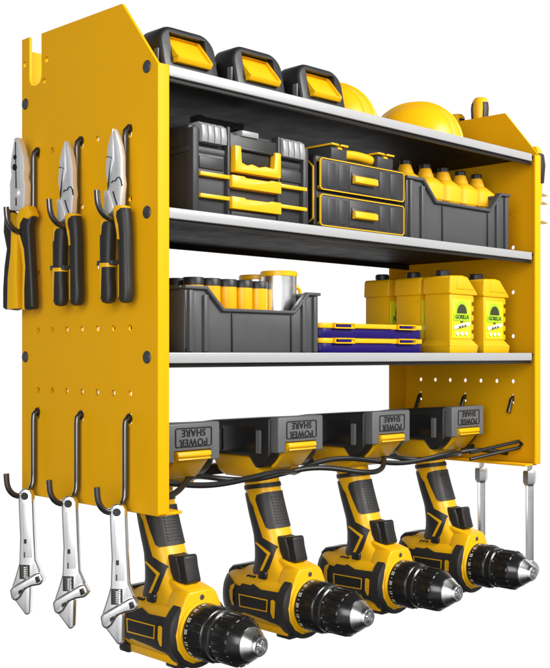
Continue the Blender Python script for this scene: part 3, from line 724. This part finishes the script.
jg = make_jug((.4305, YJ, ZS[2]+.0003), 'yellow jug with lime green label, front one beside the blue cases')
dup(jg, (.5065, YJ+.006, ZS[2]+.0003), 'yellow jug with lime green label, nearest the right panel')
dup(jg, (.4308, YJ+.0425, ZS[2]+.0003), 'yellow jug behind the front one, label mostly hidden')
dup(jg, (.4308, YJ+.0900, ZS[2]+.0003), 'yellow jug farthest back, standing behind the blue cases')

# ------------------------------------------------------------------ hard hats on the top shelf
def make_hat(loc, label):
    o = thing('hard_hat', loc, label, 'hard hat', 'yellow hard hats on the top shelf')
    rings = []
    for k in range(13):
        t = math.pi/2*k/12; rings.append([(a, b, .006+.062*math.sin(t)) for a, b in selip(0, 0, max(.0004, .064*math.cos(t)**.85), max(.0004, .074*math.cos(t)**.85), 2.1, 48)])
    m = M(); m.loft(rings); m.build('dome', 'yel', o, ang=60)
    m = M(); m.loft([[(a, b, z) for a, b in selip(0, dy, rx, ry, 2.2, 48)] for rx, ry, z, dy in ((.071, .086, .0005, -.003), (.072, .087, .0018, -.003), (.068, .080, .0060, -.002), (.0630, .073, .0085, 0))]); m.build('brim', 'yel', o, ang=60)
    m = M()
    for x, s in ((0, 1), (-.020, .93), (.020, .93)):
        m.tube([(x, .073*s*math.cos(t), .0065+.062*s*math.sin(t)) for t in [math.pi*k/24 for k in range(25)]], .0050, 12, flat=1)
    m.build('crown_ridge', 'yel', o, ang=60)
    return o
ht_ = make_hat((.3435, .1180, ZS[0]+.0002), 'yellow hard hat on the top shelf just right of the battery packs'); ht_.rotation_euler.z = R(-162)
ht_.scale = (.80, .80, .90)
dup(ht_, (.4900, .1050, ZS[0]+.0002), 'yellow hard hat on the top shelf next to the right panel', R(-162))

# ------------------------------------------------------------------ tools on the outside of the right panel
def make_driver(loc, label):
    o = thing('screwdriver', loc, label, 'screwdriver', 'yellow handled screwdrivers outside the right panel')
    rows = [(-.150, .0016), (-.062, .0016)]
    m = M(); m.lathe([(.0001, -.150), (.0022, -.147), (.0022, -.058), (.0001, -.058)], n=16); m.build('shaft', 'chrome', o)
    m = M(); m.lathe([(.0002, -.060), (.0060, -.060), (.0085, -.050), (.0080, -.042), (.0105, -.030), (.0115, -.014), (.0105, -.004), (.0075, .0), (.0002, .0012)], n=28); hd = m.build('handle', 'yel', o, ang=60)
    m = M()
    for s in range(3):
        mt = Matrix.Rotation(R(-75+120*s), 4, 'Z'); m.prism([(.0070, -.054), (.0112, -.030), (.0123, -.014), (.0112, -.006), (.0080, -.008), (.0070, -.03)], -.0045, .0045, 'X', bev=.0012, mtx=Matrix.Rotation(R(-75+120*s), 4, 'Z'))
    m.build('grip_inlay', 'rub', hd)
    return o
dr = make_driver((.6252, .1015, .4755), 'yellow and black screwdriver handle rising highest behind the right panel')
dup(dr, (.6252, .1390, .4595), 'yellow and black screwdriver handle showing low behind the right panel, farther back')
o = thing('utility_knife', (W+.0068, .0085, .355), 'yellow and black knife handle peeking out past the front edge of the right panel', 'knife', rz=R(-90))
m = M(); m.prism([(-.006, -.030), (.004, -.032), (.006, -.004), (.008, .020), (.005, .036), (.001, .0425), (-.004, .042), (-.008, .030), (-.008, 0)], -.005, .005, 'Y', bev=.002, seg=3); m.build('handle', 'yel', o)
m = M(); m.prism([(-.002, -.003), (.0075, -.005), (.0095, .018), (.0075, .032), (.003, .034), (.001, .018)], -.0058, .0058, 'Y', bev=.002, seg=3); m.build('grip_inlay', 'rub', o)
pg = None
for z, l in ((.3395, 'topmost of three brass pegs sticking out of the right panel'), (.3290, 'middle of three brass pegs sticking out of the right panel'), (.3045, 'lowest of three brass pegs sticking out of the right panel')):
    if pg is None:
        pg = thing('brass_peg', (W+.0005, .0150, z), l, 'peg', 'brass pegs on the right panel')
        m = M(); m.lathe([(.0002, 0), (.0034, 0), (.0034, .004), (.0026, .007), (.0022, .032), (.0005, .042)], axis='X', n=14); m.build('pin', 'brass', pg)
    else: dup(pg, (W+.0005, .0150, z), l)
def make_spanner(loc, label):
    o = thing('socket_wrench', loc, label, 'wrench', 'wrenches hanging below the right panel')
    m = M(); m.loft([[(a*1, b*1, z) for a, b in circ(0, 0, r, 6)] for r, z in ((.0075, 0), (.0085, -.002), (.0085, -.0145), (.0062, -.0190))]); m.build('hex_collar', 'steel', o)
    m = M(); m.box(-.0048, .0048, -.0030, .0030, -.118, -.017, bev=.0012); m.box(-.0024, .0024, -.0042, .0042, .0, .06, bev=.001)
    m.build('shaft', 'steel', o)
    m = M(); m.lathe([(.0060, -.0042), (.0110, -.0042), (.0118, -.003), (.0118, .003), (.0110, .0042), (.0060, .0042), (.0060, -.0042)], (0, 0, -.126), 'Y', 28); m.build('ring_end', 'steel', o)
    return o
sw = make_spanner((.6252, .1000, -.0140), 'chrome wrench hanging below the right panel, partly behind the fourth drill'); sw.rotation_euler.z = R(-40)
dup(sw, (.6252, .0270, -.0120), 'chrome wrench hanging below the front corner of the right panel, beside the drill chuck')

# ------------------------------------------------------------------ light, world, camera
w = bpy.data.worlds.new('World'); S.world = w; w.use_nodes = True; nt = w.node_tree
bg = nt.nodes['Background']
tc = nt.nodes.new('ShaderNodeTexCoord'); sx = nt.nodes.new('ShaderNodeSeparateXYZ'); ab = nt.nodes.new('ShaderNodeMath'); ab.operation = 'ABSOLUTE'; fz = nt.nodes.new('ShaderNodeMapRange')
fz.interpolation_type = 'SMOOTHSTEP'; fz.inputs[1].default_value = .45; fz.inputs[2].default_value = .75; fz.inputs[3].default_value = 1; fz.inputs[4].default_value = .12
dp = nt.nodes.new('ShaderNodeVectorMath'); dp.operation = 'DOT_PRODUCT'
dp.inputs[1].default_value = (FW[0], FW[1], 0)
nt.links.new(tc.outputs['Generated'], dp.inputs[0])
cr = nt.nodes.new('ShaderNodeValToRGB'); mr = nt.nodes.new('ShaderNodeMapRange'); mr.inputs[1].default_value = -1
nt.links.new(dp.outputs['Value'], mr.inputs[0]); nt.links.new(mr.outputs[0], cr.inputs[0])
e = cr.color_ramp.elements; e[0].position = 0; e[0].color = (.80, .80, .80, 1); e[1].position = .86; e[1].color = (1, 1, 1, 1)
n = e.new(.55); n.color = (.10, .10, .10, 1); n = e.new(.12); n.color = (.60, .60, .60, 1); n = e.new(.26); n.color = (.10, .10, .10, 1)
nt.links.new(tc.outputs['Generated'], sx.inputs[0]); nt.links.new(sx.outputs['Z'], ab.inputs[0]); nt.links.new(ab.outputs[0], fz.inputs[0])
vm = nt.nodes.new('ShaderNodeVectorMath'); vm.operation = 'SCALE'; nt.links.new(cr.outputs[0], vm.inputs[0]); nt.links.new(fz.outputs[0], vm.inputs['Scale'])
nt.links.new(vm.outputs[0], bg.inputs['Color']); bg.inputs['Strength'].default_value = 1.03
def area(name, loc, target, size, power, col=(1, 1, 1)):
    l = bpy.data.lights.new(name, 'AREA'); l.energy = power; l.size = size; l.color = col
    o = bpy.data.objects.new(name, l); COL.objects.link(o); o.location = loc
    o.rotation_euler = (Vector(target)-Vector(loc)).to_track_quat('-Z', 'Y').to_euler()
area('key_softbox', (.75, -1.5, 1.15), (.3, .05, .15), .9, 62, (1, .99, .97))
area('fill_softbox', (-1.25, -.95, .40), (.15, .1, .15), .9, 20)
cd = bpy.data.cameras.new('camera'); cam = bpy.data.objects.new('camera', cd); COL.objects.link(cam); S.camera = cam
cam.location = CAM; cam.rotation_euler = (R(90), 0, -AN)
cd.sensor_fit = 'HORIZONTAL'; cd.sensor_width = 36; cd.lens = F/550*36; cd.shift_y = (HY-334)/550; cd.clip_start = .01; cd.clip_end = 50
S.view_settings.view_transform = 'Standard'; S.view_settings.look = 'None'; S.view_settings.exposure = 0; S.view_settings.gamma = 1
S.cycles.max_bounces = 8
